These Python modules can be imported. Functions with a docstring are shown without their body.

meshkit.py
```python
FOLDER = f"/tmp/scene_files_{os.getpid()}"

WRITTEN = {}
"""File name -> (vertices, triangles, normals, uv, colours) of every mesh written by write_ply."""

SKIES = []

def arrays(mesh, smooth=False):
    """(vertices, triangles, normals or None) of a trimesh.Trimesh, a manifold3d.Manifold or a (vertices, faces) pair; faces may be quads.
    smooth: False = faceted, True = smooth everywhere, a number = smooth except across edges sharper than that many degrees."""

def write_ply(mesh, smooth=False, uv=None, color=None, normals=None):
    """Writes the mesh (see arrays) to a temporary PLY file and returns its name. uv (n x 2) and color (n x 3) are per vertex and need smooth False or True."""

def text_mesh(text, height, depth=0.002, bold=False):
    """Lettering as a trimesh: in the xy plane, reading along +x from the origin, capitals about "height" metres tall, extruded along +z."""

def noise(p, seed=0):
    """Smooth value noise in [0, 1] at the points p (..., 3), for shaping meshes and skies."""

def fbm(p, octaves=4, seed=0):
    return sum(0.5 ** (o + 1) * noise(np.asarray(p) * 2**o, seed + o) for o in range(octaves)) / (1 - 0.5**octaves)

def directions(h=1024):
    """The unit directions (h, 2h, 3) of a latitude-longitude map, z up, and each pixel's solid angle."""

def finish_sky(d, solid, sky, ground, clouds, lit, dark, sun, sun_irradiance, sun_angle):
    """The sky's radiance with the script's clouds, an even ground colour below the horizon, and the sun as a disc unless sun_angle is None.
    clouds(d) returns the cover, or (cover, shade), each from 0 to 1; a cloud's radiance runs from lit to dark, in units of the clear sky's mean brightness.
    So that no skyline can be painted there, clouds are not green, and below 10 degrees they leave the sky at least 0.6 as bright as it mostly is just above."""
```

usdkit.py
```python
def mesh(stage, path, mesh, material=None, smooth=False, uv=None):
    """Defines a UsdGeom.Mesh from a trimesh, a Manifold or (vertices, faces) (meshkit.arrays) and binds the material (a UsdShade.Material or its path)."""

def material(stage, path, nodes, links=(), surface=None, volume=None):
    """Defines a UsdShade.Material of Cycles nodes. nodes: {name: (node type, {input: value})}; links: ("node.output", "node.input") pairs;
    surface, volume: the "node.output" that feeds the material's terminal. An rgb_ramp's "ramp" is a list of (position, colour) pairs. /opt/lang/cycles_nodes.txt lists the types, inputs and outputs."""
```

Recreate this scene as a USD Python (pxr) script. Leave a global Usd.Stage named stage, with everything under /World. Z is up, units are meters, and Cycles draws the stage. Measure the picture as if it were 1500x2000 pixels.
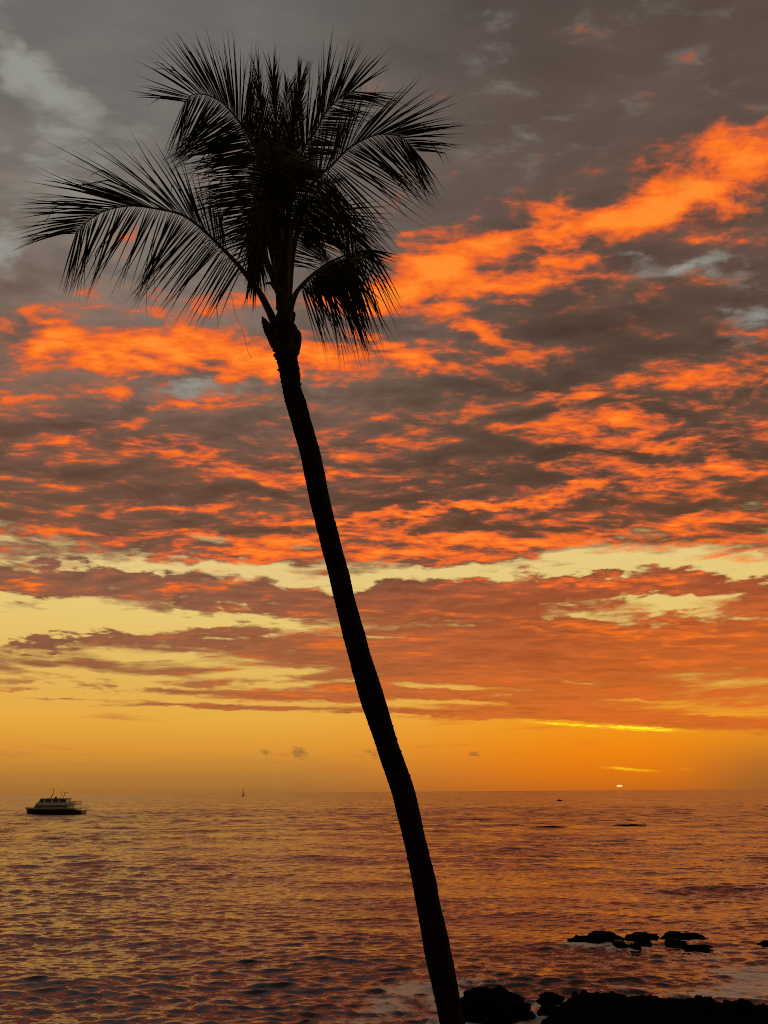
import math, random
import numpy as np, trimesh, usdkit, meshkit
from pxr import Gf, Sdf, Usd, UsdGeom, UsdLux, UsdShade, Vt

stage = Usd.Stage.CreateInMemory()
UsdGeom.SetStageUpAxis(stage, UsdGeom.Tokens.z)
UsdGeom.SetStageMetersPerUnit(stage, 1.0)
UsdGeom.Xform.Define(stage, '/World')
UsdGeom.Scope.Define(stage, '/World/Looks')
T_ = Sdf.ValueTypeNames

# ------------------------------------------------------------------ camera
EYE = np.array([0.0, 0.0, 10.0])            # ten metres above the sea
PITCH, ROLL, FOCAL = math.radians(20.72), math.radians(0.40), 1444.0   # focal length in photo pixels (1500 wide)
fwd = np.array([0, math.cos(PITCH), math.sin(PITCH)])
up0 = np.array([0, -math.sin(PITCH), math.cos(PITCH)])
rt0 = np.array([1.0, 0, 0])
right = math.cos(ROLL) * rt0 - math.sin(ROLL) * up0
up = math.sin(ROLL) * rt0 + math.cos(ROLL) * up0
cam = UsdGeom.Camera.Define(stage, '/World/camera')
cam.CreateHorizontalApertureAttr(36.0)
cam.CreateVerticalApertureAttr(48.0)
cam.CreateFocalLengthAttr(36.0 * FOCAL / 1500.0)
cam.CreateClippingRangeAttr(Gf.Vec2f(0.1, 100000))
cam.CreateExposureAttr(0.0)
M = Gf.Matrix4d(1.0)
for i, v in enumerate((right, up, -fwd, EYE)):
    M.SetRow(i, Gf.Vec4d(*map(float, v), 1.0 if i == 3 else 0.0))
cam.AddTransformOp().Set(M)


def ray(px, py):
    d = right * (px - 750) / FOCAL + up * (1000 - py) / FOCAL + fwd
    return d / np.linalg.norm(d)


def at(px, py, y):
    """the point of the place seen at a photo pixel, y metres ahead"""
    d = ray(px, py)
    return EYE + d * (y / d[1])


def onsea(px, py, z=0.0):
    d = ray(px, py)
    return EYE + d * ((z - EYE[2]) / d[2])


def azel(px, py):
    d = ray(px, py)
    return np.array([math.degrees(math.atan2(d[0], d[1])), math.degrees(math.asin(d[2]))])


def lin(r, g, b):
    c = np.array([r, g, b]) / 255.0
    return tuple(np.where(c < 0.04045, c / 12.92, ((c + 0.055) / 1.055) ** 2.4))


# ------------------------------------------------------------------ node graphs written as expressions
class Graph:
    def __init__(s):
        s.nodes, s.links = {}, []

    def node(s, kind, out, fixed=None, **inputs):
        name = f'n{len(s.nodes)}'
        vals = dict(fixed or {})
        for k, v in inputs.items():
            if isinstance(v, Ref):
                s.links.append((v.at, f'{name}.{k}'))
            else:
                vals[k] = v
        s.nodes[name] = (kind, vals)
        return Ref(s, f'{name}.{out}')

    def m(s, op, a, b=0.0, c=0.0, clamp=False):
        return s.node('math', 'value', {'math_type': op, 'use_clamp': clamp}, value1=a, value2=b, value3=c)

    def vec(s, x=0.0, y=0.0, z=0.0):
        return s.node('combine_xyz', 'vector', x=x, y=y, z=z)

    def smooth(s, v, lo, hi, a=0.0, b=1.0):
        return s.node('map_range', 'result', {'range_type': 'smoothstep', 'clamp': True}, value=v, from_min=lo, from_max=hi, to_min=a, to_max=b)

    def linear(s, v, lo, hi, a=0.0, b=1.0):
        return s.node('map_range', 'result', {'range_type': 'linear', 'clamp': True}, value=v, from_min=lo, from_max=hi, to_min=a, to_max=b)

    def mix(s, f, a, b, how='mix'):
        return s.node('mix_color', 'result', {'blend_type': how, 'use_clamp': True}, fac=f, a=a, b=b)

    def noise(s, v, scale, detail=4.0, rough=0.5, dist=0.0, out='fac', lac=2.0):
        return s.node('noise_texture', out, {'dimensions': '3D', 'type': 'fBM', 'use_normalize': True}, vector=v, scale=scale, detail=float(detail), roughness=rough, distortion=float(dist), lacunarity=lac)

    def ramp(s, v, stops):
        return s.node('rgb_ramp', 'color', {'ramp': stops, 'interpolate': True}, fac=v)

    def done(s, name, surface, **kw):
        return usdkit.material(stage, '/World/Looks/' + name, s.nodes, s.links, surface=surface.at if surface else None)


class Ref:
    def __init__(s, g, at):
        s.g, s.at = g, at
    def __add__(s, o): return s.g.m('add', s, o)
    __radd__ = __add__
    def __sub__(s, o): return s.g.m('subtract', s, o)
    def __rsub__(s, o): return s.g.m('subtract', o, s)
    def __mul__(s, o): return s.g.m('multiply', s, o)
    __rmul__ = __mul__
    def __truediv__(s, o): return s.g.m('divide', s, o)


# ------------------------------------------------------------------ sky
SUN = ray(1210, 1541)
SUN_AZ, SUN_EL = math.atan2(SUN[0], SUN[1]), max(math.asin(SUN[2]), math.radians(0.25))


def build_sky():
    g = Graph()
    d = g.node('geometry', 'position')
    sep = g.node('separate_xyz', 'x', vector=d).at.split('.')[0]
    x, y, z = (Ref(g, f'{sep}.{k}') for k in 'xyz')
    az = g.m('degrees', g.m('arctan2', x, y))
    el = g.m('degrees', g.m('arcsine', z))
    zc = g.m('maximum', z, 0.0) + 0.10
    q = g.vec(x / zc, y / zc, 0.0)                       # the cloud layer as a plane overhead
    # ragged edges: push the layout about by noise of the cloud plane
    w1 = g.noise(q, 3.2, 3, 0.55, out='color')
    w2 = g.noise(g.node('vector_math', 'vector', {'math_type': 'add'}, vector1=q, vector2=(7.1, 3.3, 1.7)), 11.0, 4, 0.6, out='color')
    s1 = g.node('separate_color', 'r', color=w1).at.split('.')[0]
    s2 = g.node('separate_color', 'r', color=w2).at.split('.')[0]
    amp = g.linear(el, 3.0, 40.0, 0.35, 1.0)
    dx = ((Ref(g, s1 + '.r') - 0.5) * 12.0 + (Ref(g, s2 + '.r') - 0.5) * 6.0) * amp
    dy = ((Ref(g, s1 + '.g') - 0.5) * 6.0 + (Ref(g, s2 + '.g') - 0.5) * 4.5) * amp
    P = g.vec(az + dx, el + dy, 0.0)
    P0 = g.vec(az, el, 0.0)

    def field(blobs, where):
        """sum of soft ellipses; each is (px, py, half width, half height, tilt in degrees, weight) as seen in the photo"""
        tot = None
        for (px, py, rx, ry, tilt, wt) in blobs:
            t = math.radians(-tilt)
            c = azel(px, py)
            ea = (azel(px + 20 * math.cos(t), py + 20 * math.sin(t)) - c) / 20
            eb = (azel(px - 20 * math.sin(t), py + 20 * math.cos(t)) - c) / 20
            la, lb = np.linalg.norm(ea) * rx * 1.7, np.linalg.norm(eb) * ry * 1.7
            mp = g.node('mapping', 'vector', {'mapping_type': 'texture'}, vector=where, location=(c[0], c[1], 0.0), rotation=(0.0, 0.0, math.atan2(ea[1], ea[0])), scale=(la, lb, 1.0))
            b = g.node('gradient_texture', 'fac', {'gradient_type': 'spherical'}, vector=mp)
            tot = g.m('multiply_add', b, wt, 0.0 if tot is None else tot)
        return tot

    n_big = g.noise(q, 2.1, 3, 0.5, 0.2)
    n_mid = g.noise(g.vec(x / zc * 1.0, y / zc * 1.65, 3.0), 5.2, 7, 0.58, 0.45)
    # the same clouds a little nearer the sun: the difference is how far a billow faces it
    st = 0.055
    n_to = g.noise(g.vec(x / zc + st * math.sin(SUN_AZ), y / zc * 1.65 + st * 1.65 * math.cos(SUN_AZ), 3.0), 5.2, 5, 0.58, 0.45)
    face = (n_mid - n_to) * g.smooth(el, 9.0, 21.0, 0.22, 1.0)
    n_fine = g.noise(g.vec(x / zc * 0.8, y / zc * 1.75, 9.0), 17.0, 6, 0.62, 0.3)

    # ---- clear sky: physical sky at the horizon sun, warmed by the dust of the sea air
    atm = g.node('sky_texture', 'color', {'sky_type': 'single_scattering', 'sun_disc': False, 'sun_elevation': SUN_EL, 'sun_rotation': SUN_AZ, 'altitude': 10.0, 'aerosol_density': 2.0}, vector=d)
    e60 = el * (1 / 60.0)
    def stops(*a): return [(e / 60.0, lin(*c)) for e, c in a]
    far_side = g.ramp(e60, stops((0, (168, 112, 52)), (1.2, (190, 130, 58)), (3, (228, 156, 56)), (5, (242, 176, 68)), (7, (238, 184, 86)), (9, (238, 194, 100)), (12, (242, 206, 118)), (17, (240, 210, 138)), (21, (188, 184, 150)), (28, (150, 152, 142)), (60, (128, 132, 132))))
    sun_side = g.ramp(e60, stops((0, (206, 108, 26)), (1.2, (228, 120, 20)), (3, (243, 138, 18)), (4.5, (246, 152, 26)), (6, (240, 166, 50)), (9, (234, 192, 88)), (12, (240, 206, 116)), (17, (240, 210, 134)), (21, (188, 184, 150)), (28, (150, 152, 142)), (60, (128, 132, 132))))
    saz = math.degrees(SUN_AZ)
    off = g.m('absolute', g.m('wrap', az - saz, 180.0, -180.0))
    clear = g.mix(g.smooth(off, 1.0, 26.0, 1.0, 0.0), far_side, sun_side)
    dusk = g.smooth(off, 40.0, 150.0)                    # away from the sunset the whole sky is grey dusk
    clear = g.mix(dusk * 0.85, clear, lin(56, 54, 58))
    clear = g.mix(0.10, clear, g.mix(1.0, atm, (0.06, 0.06, 0.06), 'multiply'))
    # the right edge of the horizon is dimmer
    clear = g.mix(g.smooth(az, saz + 2.0, saz + 11.0) * g.smooth(el, 0.0, 4.5, 0.75, 0.0), clear, lin(140, 92, 44))

    # ---- cloud cover
    cover = field(COVER, P)
    cover = cover + field(STREAK, g.vec(az + dx * 0.3, el + dy * 0.22, 0.0))
    base = g.ramp((el + dy * 0.5) * (1 / 60.0), [(a / 60.0, (b, b, b)) for a, b in ((0, 0.0), (4.6, 0.0), (6.0, 0.10), (8, 0.26), (12, 0.26), (14.6, 0.30), (15.6, 0.38), (17.2, 0.78), (20, 1.2), (60, 1.2))])
    base = base + g.smooth(az, -8.0, 20.0) * g.smooth(el, 4.6, 6.5) * g.smooth(el, 12.0, 15.0, 0.14, 0.0)
    low = g.smooth(el, 9.0, 24.0, 0.30, 1.0)
    n_band = g.noise(g.vec(az * 0.085, el * 0.62, 4.0), 1.0, 6, 0.55, 0.35)   # long flat-bottomed bars near the horizon
    n_streak = g.noise(g.vec(az * 0.17, el * 2.0, 6.0), 1.0, 6, 0.6, 0.4)
    flat = g.smooth(el, 11.0, 17.0, 1.0, 0.0)
    cv = base + cover + (n_mid - 0.5) * 0.75 + (n_big - 0.5) * 0.4 + (n_fine - 0.5) * 0.8 * low + (n_band - 0.5) * 2.0 + (n_streak - 0.5) * flat * 1.1
    mask = g.smooth(cv, 0.22 - flat * 0.05, 0.74 + flat * 0.10)

    # ---- cloud bodies in shade
    left = g.ramp(e60, stops((0, (158, 102, 52)), (5, (158, 98, 56)), (10, (142, 92, 64)), (16, (134, 90, 70)), (19, (116, 82, 64)), (24, (110, 80, 66)), (31, (130, 106, 92)), (38, (122, 112, 104)), (46, (115, 110, 105)), (56, (108, 106, 103)), (60, (102, 98, 95))))
    rght = g.ramp(e60, stops((0, (168, 90, 36)), (5, (212, 106, 36)), (10, (188, 93, 43)), (14, (158, 80, 46)), (17, (116, 76, 52)), (22, (96, 70, 56)), (30, (92, 72, 60)), (38, (98, 76, 66)), (46, (96, 80, 72)), (54, (84, 72, 66)), (60, (78, 68, 64))))
    calm = g.smooth(el, 31.0, 46.0, 1.0, 0.40)           # the high deck is smoother
    body = g.mix(g.smooth(az, -24.0, 20.0), left, rght)
    body = g.mix(1.0, body, g.ramp((n_mid * 0.40 + n_big * 0.25 + n_band * 0.35 - 0.48) * calm + (n_streak - 0.5) * flat * 0.35 + 0.48, [(0.30, (0.72, 0.70, 0.68)), (0.48, (1, 1, 1)), (0.68, (1.36, 1.34, 1.30))]), 'multiply')
    body = g.mix(1.0, body, g.ramp(face * calm + 0.5, [(0.30, (0.80, 0.78, 0.78)), (0.5, (1, 1, 1)), (0.7, (1.22, 1.16, 1.10))]), 'multiply')
    body = g.mix(g.smooth(el, 57.0, 78.0), body, lin(66, 58, 54))
    body = g.mix(dusk, body, lin(42, 39, 40))

    # ---- undersides lit from below the horizon
    glow = field(GLOW, P)
    lit_el = g.ramp(e60, [(a / 60.0, (b, b, b)) for a, b in ((0, 0.30), (8, 0.22), (13, 0.20), (16.0, 0.30), (18.5, 0.42), (22, 0.31), (30, 0.29), (36, 0.18), (43, 0.0), (60, 0.0))]) - g.smooth(el, 38.0, 50.0, 0.0, 0.40)
    lt = lit_el * 0.9 + glow * 0.84 + (n_mid - 0.5) * 1.6 + (n_big - 0.5) * 0.9 + (n_streak - 0.5) * flat * 0.9 + (n_band - 0.5) * g.smooth(el, 12.0, 18.0, 1.3, 0.0) + face * 1.9 + (n_fine - 0.5) * 1.5 * g.smooth(el, 6.0, 20.0, 0.5, 1.0) - g.smooth(az, -6.0, -26.0, 0.0, 0.10)
    lt = lt - dusk * 0.8
    lit = g.smooth(lt, 0.16, 0.95)
    heat = g.linear(lt + (n_fine - 0.5) * 0.6, 0.1, 1.7)
    hi = g.ramp(heat, [(0, lin(128, 82, 64)), (0.22, lin(176, 90, 58)), (0.42, lin(228, 100, 48)), (0.62, lin(252, 116, 38)), (0.85, lin(255, 138, 46)), (1, lin(255, 142, 50))])
    lo = g.ramp(heat, [(0, lin(172, 92, 44)), (0.3, lin(214, 103, 38)), (0.55, lin(242, 114, 36)), (1, lin(255, 150, 50))])
    orange = g.mix(g.smooth(el, 10.0, 17.0), lo, hi)
    cloud = g.mix(lit, body, orange)
    # thin places where the pale upper sky comes through
    thin = field(THIN, P) * 1.05 + (n_fine - 0.5) * 1.5 + (n_mid - 0.5) * 1.2 - lit * 0.55
    cloud = g.mix(g.smooth(thin, 0.10, 1.05, 0.0, 0.9), cloud, lin(152, 152, 143))
    dim = field(SHADE, P)
    cloud = g.mix(g.smooth(dim, 0.1, 1.0, 0.0, 0.8), cloud, g.mix(1.0, body, (0.66, 0.64, 0.62), 'multiply'))
    sky = g.mix(mask, clear, cloud)

    # ---- small low clouds, the bright rim under the cloud bank, the sun's upper limb
    puff = field(PUFF, g.vec(az + (Ref(g, s2 + '.r') - 0.5) * 1.1, el + (Ref(g, s2 + '.g') - 0.5) * 0.9, 0.0)) + (g.noise(P0, 2.6, 5, 0.6) - 0.5) * 0.7
    sky = g.mix(g.smooth(puff, 0.30, 0.85, 0.0, 0.62), sky, lin(120, 88, 58))
    rim = field(RIM, g.vec(az, el + (n_fine - 0.5) * 0.5, 0.0)) * g.linear(g.noise(g.vec(az * 0.6, el * 6.0, 2.0), 1.3, 4, 0.6), 0.3, 0.6, 0.45, 1.0)
    sky = g.mix(g.smooth(rim, 0.10, 0.80), sky, g.mix(g.smooth(rim, 0.45, 0.9), lin(250, 190, 30), lin(255, 236, 40)))
    sun = field([(1210, 1535, 4.6, 1.7, 0, 1.0)], P0)
    sky = g.mix(g.smooth(sun, 0.16, 0.36), sky, (1.0, 0.74, 0.26))
    under = g.smooth(el, -0.6, 0.0)                     # below the horizon: plain dark
    sky = g.mix(under, lin(60, 46, 36), sky)
    sky = g.node('mix_color', 'result', {'blend_type': 'multiply', 'use_clamp': True, 'use_clamp_result': False}, fac=1.0, a=sky, b=(10.0, 10.0, 10.0))
    bg = g.node('background_shader', 'background', color=sky, strength=0.1)
    return g.done('sky_light', bg)


# the layout of the evening's clouds, (px, py, half width, half height, tilt, weight) as seen in the photograph
COVER = [
    # banks
    (700, 1172, 430, 34, 0, 0.75), (960, 1165, 190, 36, 4, 0.6), (1400, 1132, 130, 22, -3, 0.8), (1480, 1165, 50, 30, 0, 0.6),
    (850, 1250, 460, 45, 0, 0.6), (1200, 1310, 430, 95, 0, 0.72), (820, 1310, 330, 50, 0, 0.45), (1300, 1240, 250, 28, -1, 0.5),
    (150, 1300, 210, 36, 0, 0.62), (300, 1248, 170, 15, 3, 0.7), (80, 1252, 40, 13, 0, 0.8), (60, 1178, 60, 10, 0, 0.4),
    (330, 1145, 120, 15, -12, 1.1), (150, 1128, 200, 18, 0, 0.95), (60, 1130, 90, 24, -8, 0.9), (1180, 1140, 130, 13, -6, 0.9), (860, 1100, 60, 12, 0, 0.5),
    
    (880, 1350, 220, 14, -2, 0.30), (470, 1330, 200, 14, 0, 0.30), (200, 1200, 90, 8, 0, 0.25),
    # gaps
    (110, 1205, 170, 30, 0, -0.6), (420, 1112, 170, 16, -2, -0.55), (930, 1115, 190, 22, 0, -0.55), (1320, 1190, 150, 22, 0, -0.7), (720, 1135, 80, 9, 0, -0.4),
    (1230, 1098, 60, 14, 0, -0.45), (1420, 1100, 120, 14, -3, -0.45), (560, 1140, 110, 14, 0, -0.5), (400, 1212, 160, 10, -4, -0.6),
    (1130, 1205, 140, 12, -6, -0.5), 
    (200, 1235, 120, 8, 0, -0.4), (120, 1350, 200, 9, 0, -0.35),
]
GLOW = [
    # the great band rising to the right
    (1460, 300, 130, 60, 14, 0.85), (1330, 350, 150, 34, 18, 0.75), (1180, 410, 190, 40, 18, 0.95), (1030, 455, 160, 46, 10, 0.85),
    (890, 510, 150, 64, 15, 0.8), (800, 550, 120, 66, 20, 0.75), (1020, 560, 150, 30, 8, 0.7), (1200, 500, 180, 12, 8, 0.5), (780, 610, 90, 40, 30, 0.45),
    (1400, 210, 60, 20, -10, 0.5), (1300, 250, 60, 14, 30, 0.45), (1410, 150, 50, 14, -20, 0.5), (860, 180, 60, 20, -30, 0.45), (960, 370, 80, 16, -20, 0.4),
    (1250, 440, 170, 34, 15, 0.35), (1440, 370, 100, 44, 14, 0.45), (1350, 270, 120, 40, 10, 0.25),
    (1380, 180, 200, 130, 0, 0.28), (1200, 320, 260, 60, 15, 0.25), (900, 420, 140, 60, 10, 0.2),
    # left band
    (250, 684, 270, 44, -4, 1.0), (60, 640, 90, 26, -20, 0.5), (480, 690, 150, 40, -6, 0.8), (640, 690, 80, 24, 0, 0.6), (330, 620, 120, 22, 0, 0.25),
    (820, 720, 110, 20, -16, 0.45), (940, 660, 110, 16, -14, 0.75), (760, 705, 90, 14, 0, 0.4),
    (200, 770, 120, 14, 0, 0.4), (120, 815, 170, 16, 0, 0.5), (260, 860, 170, 18, 0, 0.35), (330, 885, 120, 18, 0, 0.35),
    (540, 920, 110, 16, 4, 0.4), (330, 990, 120, 10, 4, 0.35), (720, 870, 80, 14, 8, 0.4), (540, 830, 60, 14, 0, 0.3),
    # right field
    (1110, 770, 130, 18, -10, 0.5), (1180, 800, 120, 14, 5, 0.4), (1200, 700, 80, 18, 0, 0.2), (1300, 850, 200, 22, 0, 0.4), (1130, 880, 140, 20, 0, 0.6),
    (1350, 915, 180, 24, 2, 0.7), (1030, 840, 60, 14, 0, 0.3),
    (1050, 975, 170, 10, 14, 0.75), (850, 1003, 170, 9, 5, 0.75), (690, 1020, 120, 14, 3, 0.6), (1330, 1010, 110, 14, 0, 0.3),
    # band above the pale gap
    (820, 1074, 480, 22, 2, 0.8), (1350, 1075, 220, 24, 0, 0.65), (500, 1070, 130, 34, 25, 0.5), (120, 1060, 180, 14, 0, 0.35), (60, 1130, 90, 14, -8, 0.6),
    (330, 1145, 90, 9, -12, 0.5), (1180, 1138, 120, 11, -6, 0.55), (1310, 1140, 60, 8, 0, 0.3),
    (1080, 1225, 300, 15, -4, 0.45), (600, 1220, 70, 9, 0, 0.35), (1300, 1235, 240, 22, 0, 0.35), (1230, 1295, 160, 9, -4, 0.35), (1300, 1330, 250, 60, 0, 0.14),
]
THIN = [(75, 140, 120, 44, -32, 1.2), (30, 90, 50, 30, -30, 0.4), (20, 470, 40, 60, 0, 1.0), (200, 250, 90, 60, 0, 0.55), (120, 360, 150, 90, 0, 0.4), (370, 752, 110, 13, 3, 0.75), (150, 730, 120, 22, 0, 0.35), (470, 790, 150, 24, 0, 0.30),
        (1350, 525, 80, 22, -5, 1.05), (1270, 482, 60, 16, 10, 0.7), (1450, 600, 40, 30, 40, 0.65), (1400, 720, 50, 26, 0, 0.3), (960, 250, 60, 110, 0, 0.22), (950, 40, 60, 60, 0, 0.22), (620, 760, 60, 20, 0, 0.25), (1430, 680, 60, 80, 0, 0.2), (900, 1090, 60, 10, 0, 0.5)]
SHADE = [(1250, 600, 150, 40, 8, 0.6), (1420, 410, 100, 26, 0, 0.7), (1290, 300, 60, 26, -10, 0.7), (1010, 490, 50, 26, 0, 0.6), (1100, 660, 160, 50, 0, 0.45), (950, 730, 150, 40, -10, 0.4),
         (880, 940, 240, 40, 0, 0.35), (1350, 965, 180, 26, 3, 0.6), (200, 930, 220, 34, 0, 0.45), (1230, 1045, 150, 16, 0, 0.4), (1400, 1050, 120, 16, 0, 0.4), (1100, 1010, 120, 26, 10, 0.4), (1450, 70, 200, 120, 0, 0.35)]
PUFF = [(585, 1471, 17, 12, -8, 1.0), (517, 1469, 16, 6, -14, 0.85), (718, 1467, 18, 6, 0, 0.7), (738, 1476, 14, 8, 0, 0.6), (925, 1472, 13, 6, 0, 0.85), (648, 1469, 7, 4, 0, 0.5), (343, 1480, 6, 4, 0, 0.5)]
RIM = [(1200, 1420, 130, 4.5, -3, 0.9), (1270, 1424, 60, 5, -4, 0.55), (1080, 1413, 70, 2.5, -4, 0.5), (1202, 1500, 28, 2.4, -3, 0.85), (1250, 1504, 26, 2.6, -1, 0.85), (1340, 1502, 24, 1.5, 0, 0.4), (1280, 1507, 18, 1.3, 0, 0.5), (1205, 1506, 16, 1.0, 0, 0.3)]
STREAK = [(540, 1384, 260, 5, -2, 1.0), (600, 1362, 200, 6, -1, 0.8), (1250, 1402, 400, 13, -4, 0.9), (930, 1394, 260, 6, -2, 0.85), (250, 1378, 90, 3, 0, 0.6), (110, 1364, 60, 2.5, 0, 0.6), (60, 1345, 70, 3, 0, 0.5), (330, 1352, 120, 4, 0, 0.5),
          (860, 1340, 130, 6, -3, -0.95), (790, 1247, 70, 4, -3, -1.0), (470, 1318, 150, 6, 3, -0.7), (900, 1373, 160, 4, -2, -0.8), (620, 1334, 90, 5, 4, -0.6), (330, 1282, 70, 4, 3, -0.7), (110, 1310, 60, 5, -6, -0.6), (1250, 1368, 90, 2.5, -2, -0.5), (1410, 1396, 60, 2.5, 0, -0.6), (1120, 1333, 50, 3, -8, -0.4)]

sky_mat = build_sky()
dome = UsdLux.DomeLight.Define(stage, '/World/sky')
dome.CreateIntensityAttr(1.0)
UsdShade.MaterialBindingAPI.Apply(dome.GetPrim()).Bind(sky_mat)
dome.GetPrim().SetCustomDataByKey('kind', 'structure')
sun = UsdLux.DistantLight.Define(stage, '/World/sun')
sun.CreateIntensityAttr(0.0001)
sun.CreateAngleAttr(0.5)
sun.CreateColorAttr(Gf.Vec3f(1.0, 0.42, 0.12))
sun.CreateNormalizeAttr(True) if hasattr(sun, 'CreateNormalizeAttr') else None
sd = np.array([math.sin(SUN_AZ) * math.cos(SUN_EL), math.cos(SUN_AZ) * math.cos(SUN_EL), math.sin(SUN_EL)])
sx_ = np.cross([0, 0, 1.0], sd); sx_ /= np.linalg.norm(sx_)
Ms = Gf.Matrix4d(1.0)
for i, v in enumerate((sx_, np.cross(sd, sx_), sd)):
    Ms.SetRow(i, Gf.Vec4d(*map(float, v), 0.0))
sun.AddTransformOp().Set(Ms)



# ------------------------------------------------------------------ helpers for things
def rough_(p, octaves=4, seed=0):
    return (meshkit.fbm(p, octaves, seed) - 0.5) * 2.0            # about -0.5 to 0.5


used = {}


def numbered(path):
    n = used.get(path, 0)
    used[path] = n + 1
    return path if n == 0 else f'{path}_{n:03d}'


def tell(prim, **kw):
    for k, v in kw.items():
        if v:
            prim.SetCustomDataByKey(k, v)
    return prim


def thing(name, label, category, loc=(0, 0, 0), rotz=0.0, group=None):
    x = UsdGeom.Xform.Define(stage, numbered('/World/' + name))
    x.AddTranslateOp().Set(Gf.Vec3d(*map(float, loc)))
    if rotz:
        x.AddRotateZOp().Set(float(rotz))
    return tell(x.GetPrim(), label=label, category=category, group=group)


def part(parent, name, mesh, mat, smooth=30, kind=None, label=None, at=None):
    """one Mesh prim under a thing or a part; at = the thing's base, taken off world points"""
    v, f, n = meshkit.arrays(mesh, smooth) if not isinstance(mesh, tuple) else (mesh[0], mesh[1], None)
    if at is not None:
        v = v - np.asarray(at)
    p = usdkit.mesh(stage, numbered(f'{parent.GetPath()}/{name}'), (v, f), mat, smooth)
    tell(p.GetPrim(), kind=kind, label=label)
    return p.GetPrim()


def plain(name, color, rough=0.7, var=0.35, scale=6.0, bump=0.0, spec=0.3):
    """a worn surface: colour varied by two noises, with a little relief"""
    g = Graph()
    p = g.node('texture_coordinate', 'object')
    a, b = g.noise(p, scale, 5, 0.6), g.noise(p, scale * 7.3, 3, 0.55)
    k = g.linear(a * 0.65 + b * 0.35, 0.3, 0.7, 1 - var, 1 + var)
    col = g.mix(1.0, color, g.node('combine_color', 'color', {'color_type': 'rgb'}, r=k, g=k, b=k), 'multiply')
    kw = {}
    if bump:
        kw['normal'] = g.node('bump', 'normal', height=a * 0.6 + b * 0.4, strength=0.8, distance=bump)
    if spec <= 0.1:                                        # rough and dry: no sheen
        return g.done(name, g.node('diffuse_bsdf', 'BSDF', color=col, **kw))
    return g.done(name, g.node('principled_bsdf', 'BSDF', base_color=col, roughness=rough, specular_ior_level=spec, **kw))


# ------------------------------------------------------------------ sea
# rocks in the water: (photo px left, px right, photo y of the waterline, height in metres, name kind)
ROCKS = []


def spot(px, py):
    return onsea(px, py)


FOAM_AT = []          # (x, y, radius across, radius along, strength), filled from photo places
for px, py, wx, wy, k in [(960, 1990, 130, 30, 0.8), (760, 1960, 60, 20, 0.5), (800, 1935, 70, 14, 0.6), (1010, 1982, 60, 16, 0.9), (1090, 1960, 50, 12, 0.7), (1030, 2000, 80, 20, 0.8), (700, 1985, 80, 12, 0.4), (640, 1998, 90, 12, 0.35), (900, 1925, 70, 8, 0.45), (1080, 1990, 50, 14, 0.9), (1420, 1945, 120, 12, 0.6), (1500, 1910, 80, 30, 0.6), (1230, 1856, 70, 4, 0.4),
                          (1160, 1850, 50, 5, 0.75), (1330, 1830, 70, 6, 0.35), (1450, 1900, 60, 16, 0.6), (1460, 1930, 60, 14, 0.7), (1370, 1870, 90, 10, 0.3), (1230, 1935, 60, 6, 0.35), (1120, 1850, 30, 4, 0.5), (880, 1950, 60, 20, 0.7)]:
    c = spot(px, py)
    ex, ey = np.linalg.norm(spot(px + wx, py) - c), np.linalg.norm(spot(px, py - wy) - c)
    FOAM_AT.append((c[0], c[1], ex, ey, k))


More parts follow.
